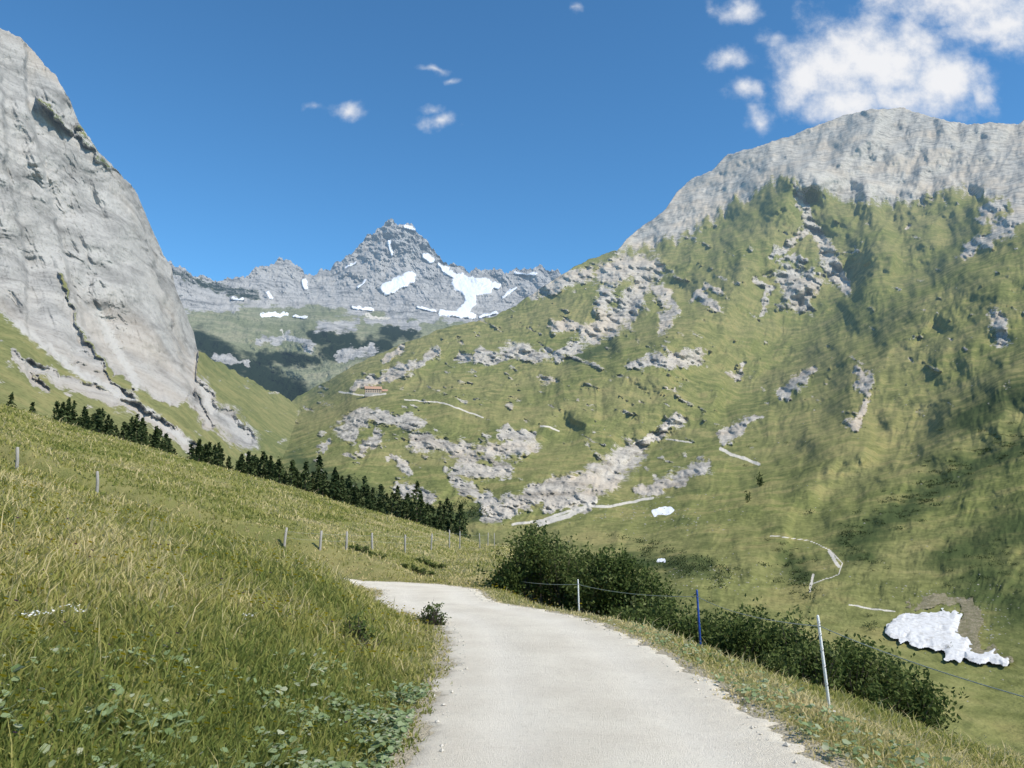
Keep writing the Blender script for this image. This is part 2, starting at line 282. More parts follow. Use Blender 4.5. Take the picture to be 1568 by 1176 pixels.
# ================================================================ NEAR GROUND
cl=np.array([(1.6,-30),(1.3,-12),(1.0,-4),(.85,2),(.78,5.7),(.74,9),(.65,12),(.35,15),(0.0,17),(-.75,19),(-1.75,21),(-2.25,23),(-2.6,26),(-3.1,28.2),(-4.6,30.2),(-8,31.4),(-14,32.4),(-24,33.6),(-40,36)],float)
def spline(p,n=12):
    out=[]
    for i in range(len(p)-1):
        p0=p[max(i-1,0)];p1=p[i];p2=p[i+1];p3=p[min(i+2,len(p)-1)]
        for k in range(n):
            t=k/n; out.append(.5*((2*p1)+(-p0+p2)*t+(2*p0-5*p1+4*p2-p3)*t*t+(-p0+3*p1-3*p2+p3)*t**3))
    out.append(p[-1]); return np.array(out)
CL=spline(cl)
def rdist(x,y):
    d=np.full(np.shape(x),1e9)
    for (a,b),(c,e) in zip(CL[:-1:2],CL[2::2]):
        dx,dy=c-a,e-b; t=np.clip(((x-a)*dx+(y-b)*dy)/(dx*dx+dy*dy),0,1)
        d=np.minimum(d,np.hypot(x-a-t*dx,y-b-t*dy))
    return d
def sp_(x,k): return k*np.logaddexp(0,x/k)
def roadz(x,y):
    base=np.where(y<30,-.088*y,-2.64-.07*(y-30)); return base+.13*np.maximum(0,-x-6)
def nearz(x,y,cut=0.0):
    x=np.asarray(x,float);y=np.asarray(y,float)
    base=np.where(y<30,-.088*y,-2.64-.07*(y-30))
    xc=np.where(y<26,np.interp(y,CL[:,1][:190],CL[:,0][:190]),-2.6); s=x-xc
    l=np.maximum(0,-s-1.55); r=np.maximum(0,s-1.6)
    z=base+.28*l+.30*(1-np.exp(-l/1.2))-.28*r-.32*sp_(r-8,2)
    z=z-.28*sp_(y-118,6)*1.0
    z=z+(.45*fbm(x/16,y/16,3))*sstep(3,14,l)*sstep(200,60,y)+.12*fbm(x/3.1,y/3.1,3)*sstep(.3,2.5,l+r)
    d=rdist(x,y); w=sstep(3.6,1.7,d)
    z=z*(1-w)+roadz(x,y)*w
    z=z+.03*fbm(x*3,y*3,2)*sstep(1.45,1.9,d)
    return z-cut*sstep(1.45,1.25,d)
ys=np.concatenate([np.arange(-14,2,.5),np.arange(2,40,.16),np.geomspace(40,230,190)])
xs=np.concatenate([-np.geomspace(170,12.1,120),np.arange(-12,14,.16),np.geomspace(14.1,90,90)])
X,Y=np.meshgrid(xs,ys); Zn=nearz(X,Y,cut=.06)
rd=rdist(X,Y)
N=NT('meadow_ground'); tc=N.n('ShaderNodeTexCoord').outputs['Object']
a1=N.noise(tc,.12,3); a2=N.noise(tc,1.3,5,.6); a3=N.noise(tc,22,3,.7)
c=N.mix(N.mr(a1,.35,.65),(.19,.205,.06),(.29,.265,.11))
c=N.mix(N.mr(a2,.42,.68,0,.6),c,(.12,.15,.045))
c=N.mix(N.mr(a3,.4,.7,0,.5),c,(.31,.27,.13))
vr=N.n('ShaderNodeAttribute',attribute_name='verge').outputs['Fac']
c=N.mix(N.mr(N.m('ADD',vr,N.m('MULTIPLY',N.m('SUBTRACT',a3,.5),.9)),.35,.7),c,(.44,.39,.29))
bp=N.n('ShaderNodeBump',i_Distance=.06); N.put(bp.inputs['Height'],a3)
b=N.n('ShaderNodeBsdfDiffuse'); N.put(b.inputs['Color'],c); N.put(b.inputs['Normal'],bp.outputs[0])
o=N.n('ShaderNodeOutputMaterial'); N.t.links.new(b.outputs[0],o.inputs[0])
mkmesh('meadow_ground',np.stack([X,Y,Zn],-1).reshape(-1,3),gridfaces(*X.shape),N.o,attrs={'verge':(1-sstep(1.5,2.1,rd)).ravel()})
g=np.linspace(-9000,9000,60); gx,gy=np.meshgrid(g,g+6000)
gz=-60+0*gx-40*np.exp(-((gy-100)/500)**2)
Zz=np.zeros(gx.shape+(4,)); mkmesh('valley_ground',np.stack([gx,gy,gz],-1).reshape(-1,3),gridfaces(60,60),matB,attrs={'zone':Zz.reshape(-1,4)})

tan=np.gradient(CL,axis=0); tan/=np.linalg.norm(tan,axis=1)[:,None]; nor=np.stack([tan[:,1],-tan[:,0]],-1)
S=np.linspace(-1,1,29); NS=1600
CR=np.stack([np.interp(np.linspace(0,len(CL)-1,NS),np.arange(len(CL)),CL[:,i]) for i in (0,1)],-1)
NR=np.stack([np.interp(np.linspace(0,len(CL)-1,NS),np.arange(len(CL)),nor[:,i]) for i in (0,1)],-1)
arc=np.r_[0,np.cumsum(np.linalg.norm(np.diff(CR,axis=0),axis=1))]
wl=1.64+.14*fbm(arc/.8,arc*0+1,6,.75); wr=1.64+.14*fbm(arc/.8,arc*0+9,6,.75)
off=np.where(S[None]<0,S[None]*wl[:,None],S[None]*wr[:,None])
RX=CR[:,0,None]+NR[:,0,None]*off; RY=CR[:,1,None]+NR[:,1,None]*off
RZ=roadz(RX,RY)+.012+.02*(1-np.abs(S[None])**2)-.07*(np.abs(S[None])>.97)+.008*fbm(RX*1.3,RY*1.3,3)-.015*np.exp(-((np.abs(off)-.75)/.25)**2)
trk=np.exp(-((np.abs(off)-.78)/.32)**2)
edg=sstep(.82,1.0,np.abs(S[None]))+0*off
N=NT('gravel_road'); tc=N.n('ShaderNodeTexCoord').outputs['Object']
a1=N.noise(tc,.9,4,.6); a2=N.noise(tc,9,6,.78); a3=N.noise(tc,90,2,.7)
tr=N.n('ShaderNodeAttribute',attribute_name='track').outputs['Fac']; eg=N.n('ShaderNodeAttribute',attribute_name='edge').outputs['Fac']
c=N.mix(N.mr(a1,.35,.7),(.70,.63,.505),(.80,.735,.60)); c=N.mix(N.m('MULTIPLY',tr,.45),c,(.86,.80,.68)); c=N.mix(N.mr(a2,.50,.74,0,.5),c,(.56,.50,.39)); c=N.mix(N.mr(a3,.52,.75,0,.6),c,(.92,.88,.80)); c=N.mix(N.mr(a3,.45,.28,0,.55),c,(.42,.38,.31))
vo=N.n('ShaderNodeTexVoronoi',i_Scale=22.0); N.put(vo.inputs['Vector'],tc)
c=N.mix(N.mr(vo.outputs['Distance'],.0,.15,.45,0),c,(.45,.41,.34))
c=N.mix(N.mr(N.m('ADD',eg,N.m('MULTIPLY',N.m('SUBTRACT',a2,.5),1.2)),.5,1.0,0,.6),c,(.44,.39,.29))
bp=N.n('ShaderNodeBump',i_Distance=.018); N.put(bp.inputs['Height'],N.m('ADD',a2,a3))
b=N.n('ShaderNodeBsdfDiffuse'); N.put(b.inputs['Color'],c); N.put(b.inputs['Normal'],bp.outputs[0])
o=N.n('ShaderNodeOutputMaterial'); N.t.links.new(b.outputs[0],o.inputs[0])
mkmesh('gravel_road',np.stack([RX,RY,RZ],-1).reshape(-1,3),gridfaces(*RX.shape)[:,::-1],N.o,attrs={'track':trk.ravel(),'edge':edg.ravel()})

def hit(u,v,lo=3,hi=160):
    d=np.linspace(lo,hi,3000); p=P(np.full(3000,u),np.full(3000,v),d)
    z=nearz(p[:,0],p[:,1]); k=np.argmax(p[:,2]<z)
    if not (p[:,2]<z).any(): k=len(d)-1
    return np.array([p[k,0],p[k,1],z[k]])

# ---------------------------------------------------------------- vegetation materials
def veg_mat(name,cA,cB,cC=None,transl=.3,rough=.7):
    N=NT(name); at=N.n('ShaderNodeAttribute',attribute_name='tint').outputs['Fac']
    c=N.mix(N.mr(at,0,.6,smooth=False),cA,cB)
    if cC: c=N.mix(N.mr(at,.6,1.0,smooth=False),c,cC)
    b=N.n('ShaderNodeBsdfDiffuse'); N.put(b.inputs['Color'],c)
    t=N.n('ShaderNodeBsdfTranslucent'); N.put(t.inputs[0],c)
    mx=N.n('ShaderNodeMixShader'); mx.inputs[0].default_value=transl; N.put(mx.inputs[1],b.outputs[0]); N.put(mx.inputs[2],t.outputs[0])
    o=N.n('ShaderNodeOutputMaterial'); N.t.links.new(mx.outputs[0],o.inputs[0]); return N.o
m_grass=veg_mat('grass_blades',(.185,.225,.060),(.39,.37,.115),(.70,.59,.32),.45)
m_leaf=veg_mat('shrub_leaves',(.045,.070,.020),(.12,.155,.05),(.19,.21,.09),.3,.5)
m_weed=veg_mat('broad_leaves',(.14,.20,.08),(.25,.32,.16),(.42,.44,.30),.25,.5)
m_con=veg_mat('conifer_needles',(.032,.050,.022),(.080,.105,.042),(.14,.15,.07),.15)
m_bark=simple_mat('bark',(.10,.08,.06),.9)

# ---------------------------------------------------------------- grass
def grass(n,r0,r1,a0,a1,seed,hs=1.0):
    g=np.random.default_rng(seed)
    r=np.exp(g.uniform(math.log(r0),math.log(r1),n)); a=np.radians(g.uniform(a0,a1,n))
    x=r*np.sin(a); y=r*np.cos(a)
    d=rdist(x,y); cl_=fbm(x*1.2,y*1.2,3)
    keep=(d>1.50+.40*g.random(n)**2+.12*fbm(x*2,y*2,2))&((cl_+g.normal(0,.5,n))>-.85)
    x,y,r,d,cl_=x[keep],y[keep],r[keep],d[keep],cl_[keep]; n=len(x)
    z=nearz(x,y)
    right=x>np.interp(y,CL[:,1][:190],CL[:,0][:190])
    edge=sstep(1.5,2.8,d)
    h=(.05+.11*g.random(n)**1.5)*(.35+.65*edge)*(1+.5*cl_)*hs*np.where(right,.7,1)*(1+.010*r)
    tall=g.random(n)<.06; h=np.where(tall,h*2.0,h)
    w=(.0028+.00085*r)*(.7+.6*g.random(n))*np.where(tall,.6,1)
    th=g.uniform(0,2*np.pi,n); bx,by=np.cos(th),np.sin(th)
    ph=g.uniform(0,2*np.pi,n); ln=h*(.35+.65*g.random(n)); lx,ly=np.cos(ph)*ln+.12*h,np.sin(ph)*ln
    B=np.stack([x,y,z-.01],-1); W=np.stack([bx*w,by*w,0*w],-1)
    M=B+np.stack([lx*.3,ly*.3,h*.62],-1); T=B+np.stack([lx,ly,h],-1)
    V=np.stack([B-W,B+W,M-W*.75,M+W*.75,T],1)
    i=np.arange(n)[:,None]*5
    Fc=np.concatenate([i+[0,1,3],i+[0,3,2],i+[2,3,4]],0)
    dry=fbm(x/4,y/6,4)+.30*sstep(7,26,r)+.35*fbm(x*1.5,y*1.5,3)
    tint=np.clip(.38+.46*dry+g.normal(0,.18,n)+.4*tall+np.where(right,.22,0)+.35*(1-edge)*g.random(n),0,1)
    return V.reshape(-1,3),Fc,np.repeat(tint,5)
V1,F1,T1=grass(470000,3.0,130,-50,44,11)
mkmesh('meadow_grass',V1,F1,m_grass,False,{'tint':T1})

# ---------------------------------------------------------------- leaf clouds
def leaves(c,size,g,flat=0.0):
    n=len(c); a=g.normal(size=(n,3)); a/=np.linalg.norm(a,axis=1)[:,None]
    b=g.normal(size=(n,3)); b[:,2]*=1-flat; a[:,2]*=1-flat; b-=a*(a*b).sum(1)[:,None]/(a*a).sum(1)[:,None]; b/=np.linalg.norm(b,axis=1)[:,None]; a/=np.linalg.norm(a,axis=1)[:,None]
    s=(size*(.6+.8*g.random(n)))[:,None]
    V=np.stack([c-a*s,c+b*s*.5,c+a*s,c-b*s*.5],1).reshape(-1,3)
    return V,np.arange(4*n).reshape(-1,4)
def bush(name,cx,cy,wx,wy,h,n,leaf,seed):
    g=np.random.default_rng(seed)
    k=int(14+wx*5); C=[];T=[]
    stems=[];sf=[]
    for i in range(k):
        ox,oy=g.uniform(-1,1)*wx*.5,g.uniform(-1,1)*wy*.5
        e=max(.25,1-(abs(ox)/(wx*.5))**2.2*.75)*g.uniform(.6,1.05); hh=h*e
        bz=float(nearz(cx+ox,cy+oy)); m=n//k
        nt=26; tw=np.stack([g.normal(0,.30,nt),g.normal(0,.30,nt),g.uniform(.12,1.05,nt)**.8*hh],-1)
        tw[:,:2]*=(.5+.6*(tw[:,2:]/hh))*min(1.2,h*.55)
        idx=g.integers(0,nt,m); p=tw[idx]+g.normal(0,1,(m,3))*np.array([.13,.13,.17])*min(1,h*.5)
        p[:,2]=np.maximum(p[:,2],.02); p+=np.array([cx+ox,cy+oy,bz]); C.append(p)
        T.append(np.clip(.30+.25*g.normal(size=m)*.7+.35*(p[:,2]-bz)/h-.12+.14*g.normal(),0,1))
        for t in tw[:8]:
            b0=np.array([cx+ox,cy+oy,bz-.05]); b1=b0+t; w=.014
            q=sum(len(s) for s in stems)
            stems.append(np.array([b0-[w,0,0],b0+[w,0,0],b1+[w*.3,0,0],b1-[w*.3,0,0]])); sf.append([q,q+1,q+2,q+3])
    C=np.concatenate(C);T=np.concatenate(T)
    par=bpy.data.objects.new(name,None); scene.collection.objects.link(par)
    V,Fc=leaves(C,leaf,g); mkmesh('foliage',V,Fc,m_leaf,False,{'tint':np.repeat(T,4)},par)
    mkmesh('stems',np.concatenate(stems),np.array(sf),m_bark,False,None,par)
bush('green_alder_bush',1.2,30,2.9,2.6,2.6,17000,.070,1)
bush('green_alder_bush',3.9,29,3.4,2.6,2.9,20000,.070,2)
bush('green_alder_bush',5.0,23.5,3.2,2.0,1.7,13000,.060,3)
bush('green_alder_bush',7.0,24.5,3.0,2.0,1.7,10000,.060,4)
bush('green_alder_bush',5.6,17.5,2.4,1.6,1.45,12000,.048,5)
bush('green_alder_bush',7.3,16.6,2.6,1.6,1.35,12000,.048,6)
bush('green_alder_bush',5.5,14.3,2.0,1.0,.75,7000,.038,7)
bush('green_alder_bush',3.3,21.5,2.0,1.0,.8,5000,.045,17)
p=hit(668,958); bush('roadside_shrub',p[0]-.1,p[1]+.2,.5,.4,.42,500,.03,8)
p=hit(548,985); bush('roadside_shrub',p[0],p[1],.35,.35,.38,260,.03,9)
for i,(u,v) in enumerate([(560,848),(660,868),(640,880)]):
    p=hit(u,v); bush('roadside_shrub',p[0],p[1],1.6,.8,.30,700,.05,20+i)

# ---------------------------------------------------------------- broad-leaved weeds + flowers
g=np.random.default_rng(5)
def weeds(n,xf,seed):
    g=np.random.default_rng(seed)
    x,y=xf(g,n); d=rdist(x,y); k=(d>1.6)&(fbm(x*1.7,y*1.7,3)+g.normal(0,.25,len(x))>.12); x,y=x[k],y[k]; n=len(x)
    z=nearz(x,y); h=.03+.10*g.random(n)
    th=g.uniform(0,2*np.pi,n); s=.015+.026*g.random(n)**1.6; tilt=g.normal(0,.35,n); up=g.normal(.15,.3,n)
    f=np.stack([np.cos(th),np.sin(th),up],-1); f/=np.linalg.norm(f,axis=1)[:,None]
    sd=np.stack([-np.sin(th),np.cos(th),tilt],-1); sd/=np.linalg.norm(sd,axis=1)[:,None]
    c=np.stack([x,y,z+h],-1); s=s[:,None]; nz=np.array([0,0,1.])
    V=np.stack([c-f*s*.8,c-f*s*.7+sd*s*.55+nz*s*.15,c+f*s*.1+sd*s*.8+nz*s*.2,c+f*s*1.1,c+f*s*.1-sd*s*.8+nz*s*.2,c-f*s*.7-sd*s*.55+nz*s*.15],1)
    return V.reshape(-1,3),np.arange(6*n).reshape(-1,6),np.repeat(np.clip(g.normal(.5,.28,n),0,1),6)
def left(g,n):
    r=np.exp(g.uniform(math.log(3.2),math.log(9),n)); y=r; x=np.interp(y,CL[:,1][:190],CL[:,0][:190])-1.65-np.abs(g.normal(0,1,n))*np.interp(r,[3,6,11],[2.4,.8,.3]); return x,y
def right(g,n):
    r=np.exp(g.uniform(math.log(4),math.log(16),n)); x=np.interp(r,CL[:,1][:190],CL[:,0][:190])+1.65+np.abs(g.normal(0,.45,n)); return x,r
a=weeds(8000,left,31); mkmesh('butterbur_weeds',a[0],a[1],m_weed,False,{'tint':a[2]})
a=weeds(2600,right,32); mkmesh('verge_weeds',a[0],a[1],m_weed,False,{'tint':a[2]})
def flowers(name,n,col,r0,r1,size,a0,a1,seed,hh=.22):
    g=np.random.default_rng(seed); r=np.exp(g.uniform(math.log(r0),math.log(r1),n*3)); a=np.radians(g.uniform(a0,a1,n*3)); x=r*np.sin(a);y=r*np.cos(a)
    k=(rdist(x,y)>1.9)&(fbm(x/2.2,y/2.2,3)+g.normal(0,.3,len(x))>.15); x,y,r=x[k][:n],y[k][:n],r[k][:n]; n=len(x)
    c=np.stack([x,y,nearz(x,y)+hh*(.6+.6*g.random(n))],-1); s=size*(.7+.6*g.random(n))*(1+.04*r)
    th=np.arange(6)/6*2*np.pi; V=c[:,None]+s[:,None,None]*np.stack([np.cos(th),np.sin(th)*.8,np.sin(th)*-.6],-1)[None]
    mkmesh(name,V.reshape(-1,3),np.arange(6*n).reshape(-1,6),simple_mat(name,col,.6,.1),False)
flowers('yellow_flowers',1400,(.80,.62,.03),4,30,.014,-45,5,41)
flowers('white_flowers',420,(.75,.75,.70),4,20,.010,-45,35,42)
flowers('purple_flowers',120,(.25,.12,.35),4,14,.010,-40,5,43)
C=[]
for (u,v) in [(55,975),(98,958),(120,965),(40,978),(70,972),(380,966)]:
    p=hit(u,v+12); q=g.normal(0,1,(24,3))*np.array([.05,.04,.006])+p+[0,0,.20]; C.append(q)
V,Fc=leaves(np.concatenate(C),.009,g,.8); mkmesh('cow_parsley_flowers',V,Fc,simple_mat('umbel_white',(.75,.75,.7)),False)
# loose stones along both road edges
n=1500; idx=g.integers(0,NS,n); sd_=g.choice([-1,1],n)*(1.30+np.abs(g.normal(0,.22,n))); sx_=CR[idx,0]+NR[idx,0]*sd_; sy_=CR[idx,1]+NR[idx,1]*sd_; k=(sy_>3); sx_,sy_=sx_[k],sy_[k]; n=len(sx_)
sz_=np.maximum(nearz(sx_,sy_),roadz(sx_,sy_)+.02*(rdist(sx_,sy_)<1.5)); s=.008+.022*g.random(n)**3
oc=np.array([[1,0,0],[0,1,0],[-1,0,0],[0,-1,0],[0,0,.7],[0,0,-.5]]); of=np.array([[0,1,4],[1,2,4],[2,3,4],[3,0,4],[1,0,5],[2,1,5],[3,2,5],[0,3,5]])
VV=(oc[None]*g.uniform(.6,1.3,(n,6,1)))*s[:,None,None]+np.stack([sx_,sy_,sz_+s*.2],-1)[:,None]
mkmesh('loose_stones',VV.reshape(-1,3),(of[None]+np.arange(n)[:,None,None]*6).reshape(-1,3),simple_mat('loose_stone',(.55,.51,.43),.95),False)

# ---------------------------------------------------------------- conifers behind the meadow crest (one mass)
def conifer(base,h,g,wid=.2,n=260):
    t=g.random(n)**.8; zz=.04+t*.96; rr=(1-zz)**.8*wid*h*(.35+.75*g.random(n))*(1+.25*np.sin(zz*40)); th=g.uniform(0,2*np.pi,n)
    return base+np.stack([np.cos(th)*rr,np.sin(th)*rr,zz*h-rr*.25],-1)
C=[];T=[];SZ=[]; tv=[];tf=[]
g=np.random.default_rng(77)
spec=[(15,16),(48,14),(95,24),(145,36),(152,28),(165,26),(210,42),(218,34),(240,28),(190,24),(305,24),(322,28),(340,24),(405,36),(415,30),(490,58),(500,46),(478,34),(545,34),(560,42),(585,34),(600,30),(640,54),(650,44),(660,40),(675,36),(686,42),(692,34),(515,40),(470,36),(610,38)]
for i in range(300): spec.append((g.choice([g.uniform(85,270),g.uniform(280,700),g.uniform(350,710),g.uniform(440,715)]),2+34*g.random()**1.8))
for u,hp in spec:
    d=g.uniform(126,168); x=(u-784)/F*d; z=float(nearz(x,d))
    ytop=np.interp(u,[0,690],[617,806])-hp; zt=P(u,ytop,d)[2]; h=max(3.5,zt-z+g.uniform(-.3,.3))
    if h>14: h=14
    c=conifer(np.array([x,d,z]),h,g,g.uniform(.17,.30)); C.append(c); T.append(np.clip(.38+.18*g.normal()+.22*g.normal(size=len(c)),0,1)); SZ.append(np.full(len(c),.22+.018*h))
    q=len(tv)*4; w=.12; tv.append(np.array([[x-w,d,z],[x+w,d,z],[x+w*.2,d,z+h],[x-w*.2,d,z+h]])); tf.append([q,q+1,q+2,q+3])
C=np.concatenate(C);T=np.concatenate(T);SZ=np.concatenate(SZ)
V,Fc=leaves(C,SZ,g,.3); par=bpy.data.objects.new('distant_conifer_trees',None); scene.collection.objects.link(par)
mkmesh('crowns',V,Fc,m_con,False,{'tint':np.repeat(T,4)},par); mkmesh('trunks',np.concatenate(tv),np.array(tf),m_bark,False,None,par)

C=[];T=[];SZ=[]
def scat(pts,n,r,hm,wm):
    pts=np.array(pts,float)
    for i in range(n):
        k=g.integers(0,len(pts)-1) if len(pts)>1 else 0; t=g.random(); q=pts[k]*(1-t)+pts[min(k+1,len(pts)-1)]*t+g.normal(0,r,2)
        U=np.array([q[0]]);Vv=np.array([q[1]]); p=P(U,Vv,surfB(U,Vv))[0]; m=70; f=g.uniform(.4,1.2); h=hm*f; w=wm*f
        c=p+g.normal(0,1,(m,3))*np.array([w*.4,w*.4,h*.28])+[0,0,h*.30]; C.append(c); T.append(np.clip(.5+.25*g.normal(size=m),0,1)); SZ.append(np.full(m,.10*max(w,h)))
scat([(1568,670),(1500,700),(1440,735),(1400,760)],70,16,1.1,2.6)
scat([(1400,765),(1350,790),(1300,825)],55,14,1.0,2.0)
scat([(1190,850),(1240,885),(1200,890)],34,14,.9,1.7)
scat([(1290,840),(1350,860)],20,12,.8,1.4)
scat([(1480,850),(1568,880)],40,26,.7,1.2)
scat([(1165,742)],3,2,6,1.6); scat([(1145,765)],4,3,4.5,1.6)
scat([(950,830),(1040,870),(1120,880)],60,14,1.6,2.4)
scat([(660,785),(740,790)],24,7,5,4)
scat([(400,700),(520,750),(640,790)],60,9,5,4)
scat([(1320,940),(1340,965)],8,5,.8,1.0); scat([(1455,995)],5,4,1.0,.8)
scat([(1100,680),(1400,560)],20,60,2.0,2.5)
C=np.concatenate(C);T=np.concatenate(T);SZ=np.concatenate(SZ)
V,Fc=leaves(C,SZ,g); mkmesh('dwarf_pine_shrubs',V,Fc,m_con,False,{'tint':np.repeat(T,4)})
bv=[];bf=[]
def boulder(p,s):
    th=np.linspace(0,2*np.pi,7)[:-1]; V=[]
    for zz,rr in ((-.4,.8),(.1,1.0),(.6,.6)):
        for t in th: V.append([math.cos(t)*rr*g.uniform(.7,1.2),math.sin(t)*rr*g.uniform(.7,1.2),zz*g.uniform(.8,1.2)])
    V=np.array(V)*s*[1,1,.8]+p; b=len(bv)*18; bv.append(V)
    for r in (0,1):
        for k in range(6): bf.append([b+r*6+k,b+r*6+(k+1)%6,b+r*6+6+(k+1)%6,b+r*6+6+k])
    bf.append([b+12,b+13,b+14,b+15]); bf.append([b+12,b+15,b+16,b+17])
for i in range(620):
    k=g.integers(0,5)
    q=[g.normal((1010,790),(60,14)),g.normal((1100,885),(70,14)),g.normal((1440,925),(60,22)),g.uniform((900,500),(1500,880)),g.normal((1500,970),(28,30))][k]
    U=np.array([q[0]]);Vv=np.array([q[1]]); d=surfB(U,Vv); boulder(P(U,Vv,d)[0],float(d[0])*.0010*g.uniform(.4,1.4))
m_rock=simple_mat('boulder_stone',(.42,.39,.34),.95,.3,1)
mkmesh('boulders',np.concatenate(bv),np.array(bf),m_rock,False)

# ---------------------------------------------------------------- old snow lying in an earthy hollow
def lens_patch(name,u0,u1,v0,v1,items,lift,wob,mat,thr=.42,edge=.6,raise_=1.0):
    u=np.linspace(u0,u1,260); v=np.linspace(v1,v0,180); U,Vv=np.meshgrid(u,v)
    wu=U+wob*fbm(U/24,Vv/18,3,.5); wv=Vv+wob*.6*fbm(U/24+9,Vv/18,3,.5)
    mk=capsules(wu,wv,items); pos=P(U,Vv,surfB(U,Vv,True)*raise_)
    th=sstep(thr-.02,edge,mk); pos[...,2]+=th*lift-.02
    fc=gridfaces(*U.shape); mf=mk.ravel()[fc].min(1)>thr
    return mkmesh(name,pos.reshape(-1,3),fc[mf],mat)
N=NT('bare_earth'); tc=N.n('ShaderNodeTexCoord').outputs['Object']; a=N.noise(tc,.8,6,.7); a2=N.noise(tc,4,4,.7)
c=N.mix(N.mr(a,.35,.65),(.22,.19,.12),(.40,.34,.25)); c=N.mix(N.mr(a2,.45,.6,0,.75),c,(.19,.20,.09)); bp=N.n('ShaderNodeBump',i_Distance=.3); N.put(bp.inputs['Height'],N.m('ADD',a,a2))
b=N.n('ShaderNodeBsdfDiffuse'); N.put(b.inputs['Color'],c); N.put(b.inputs['Normal'],bp.outputs[0])
o=N.n('ShaderNodeOutputMaterial'); N.t.links.new(b.outputs[0],o.inputs[0])
lens_patch('bare_earth_bank',1320,1590,890,1050,[(7,[(1400,925),(1440,918),(1478,920)]),(11,[(1480,925),(1488,960),(1495,985)]),(6,[(1500,995),(1545,1010)]),(18,[(1400,958),(1460,965),(1490,995)])],.06,12,N.o,.45,.9,.987)
N=NT('old_snow'); tc=N.n('ShaderNodeTexCoord').outputs['Object']; a=N.noise(tc,.9,6,.7); a2=N.noise(tc,1.2,5,.6)
c=N.mix(N.mr(a,.46,.72,0,.7),(.66,.66,.65),(.40,.37,.32)); bp=N.n('ShaderNodeBump',i_Distance=.22); N.put(bp.inputs['Height'],a2)
b=N.n('ShaderNodeBsdfDiffuse'); N.put(b.inputs['Color'],c); N.put(b.inputs['Normal'],bp.outputs[0])
o=N.n('ShaderNodeOutputMaterial'); N.t.links.new(b.outputs[0],o.inputs[0])
lens_patch('snow_patch',1330,1580,905,1045,[(15,[(1372,963),(1400,957),(1455,950)]),(18,[(1400,968),(1445,980),(1465,990)]),(9,[(1478,1002),(1532,1010)])],.30,12,N.o,.42,.9,.985)

# ---------------------------------------------------------------- fences
m_white=simple_mat('white_plastic',(.80,.80,.78),.45,.05); m_blue=simple_mat('blue_plastic',(.02,.07,.33),.4,.1); m_wire=simple_mat('fence_tape',(.36,.40,.34),.5,.1); m_wood=simple_mat('weathered_wood',(.33,.31,.28),.9,.3,30)
def tube(name,pts,rad,mat,par,seg=8):
    pts=np.array(pts,float); rad=np.broadcast_to(rad,(len(pts),)); t=np.gradient(pts,axis=0); t/=np.linalg.norm(t,axis=1)[:,None]
    up=np.array([.01,1,.02]) if abs(t[0][1])<.9 else np.array([0,0,1.]); V=[]
    for p_,d_,r_ in zip(pts,t,rad):
        a=np.cross(d_,up);a/=np.linalg.norm(a);b=np.cross(d_,a)
        for k in range(seg):
            q=2*math.pi*k/seg; V.append(p_+(a*math.cos(q)+b*math.sin(q))*r_)
    Fc=[[i*seg+k,i*seg+(k+1)%seg,(i+1)*seg+(k+1)%seg,(i+1)*seg+k] for i in range(len(pts)-1) for k in range(seg)]
    return mkmesh(name,np.array(V),np.array(Fc),mat,True,None,par)
fence=bpy.data.objects.new('electric_fence',None); scene.collection.objects.link(fence)
specs=[(1272,1092,1252,942,8.7,m_white),(1073,975,1067,903,16.8,m_blue),(887,928,885,887,24.5,m_white),(770,912,773,882,31,m_white),(762,905,763,880,33,m_white)]
tops=[]
for i,(bu,bv_,tu_,tv_,d,mt) in enumerate(specs):
    b=P(bu,bv_,d); t=P(tu_,tv_,d); b=np.array(b);t=np.array(t); gz_=float(nearz(b[0],b[1])); b[2]=min(b[2],gz_)-.08
    ax=(t-b); r=.017 if d<12 else .024
    tube('post_%d'%(i+1),[b,b+ax*.02,b+ax*.5,b+ax*.985,t,t+ax*.002],[r*.4,r,r,r*.85,r*.6,.001],mt,fence,10)
    for q in (.35,.52,.68,.82,.93):
        c=b+ax*q; tube('clip_%d_%d'%(i+1,int(q*100)),[c+[0,-r,-.012],c+[0,-r-.022,-.006],c+[0,-r-.022,.012],c+[0,-r,.018]],[.005]*4,mt,fence,6)
    tube('foot_%d'%(i+1),[b+ax*.10,b+ax*.10+[.05,-.02,0],b+ax*.10+[.09,-.03,.0]],[.010,.010,.007],mt,fence,6)
    tops.append(b+ax*.90)
order=[tops[4],tops[3],tops[2],tops[1],tops[0],P(1600,1075,5.5),P(2300,1250,2.5)]
for i,(a,b) in enumerate(zip(order[:-1],order[1:])):
    t=np.linspace(0,1,14)[:,None]; L=np.linalg.norm(b-a); p=a*(1-t)+b*t; p[:,2]-=.012*L*4*(t*(1-t))[:,0]
    p=p+[0,-.04,0]; tube('wire_%d'%(i+1),p,.0034+.0003*max(a[1],b[1])*.6,m_wire,fence,5)
wf=bpy.data.objects.new('wooden_pasture_fence',None); scene.collection.objects.link(wf)
wp=[(25,722,20,0),(148,757,20,0),(435,838,22,1),(490,842,24,1),(530,842,24,1),(570,842,22,1),(620,846,26,1),(660,842,24,1),(688,840,30,1),(704,840,28,1),(735,840,26,1),(747,836,24,1),(757,838,24,1)]
prev=None
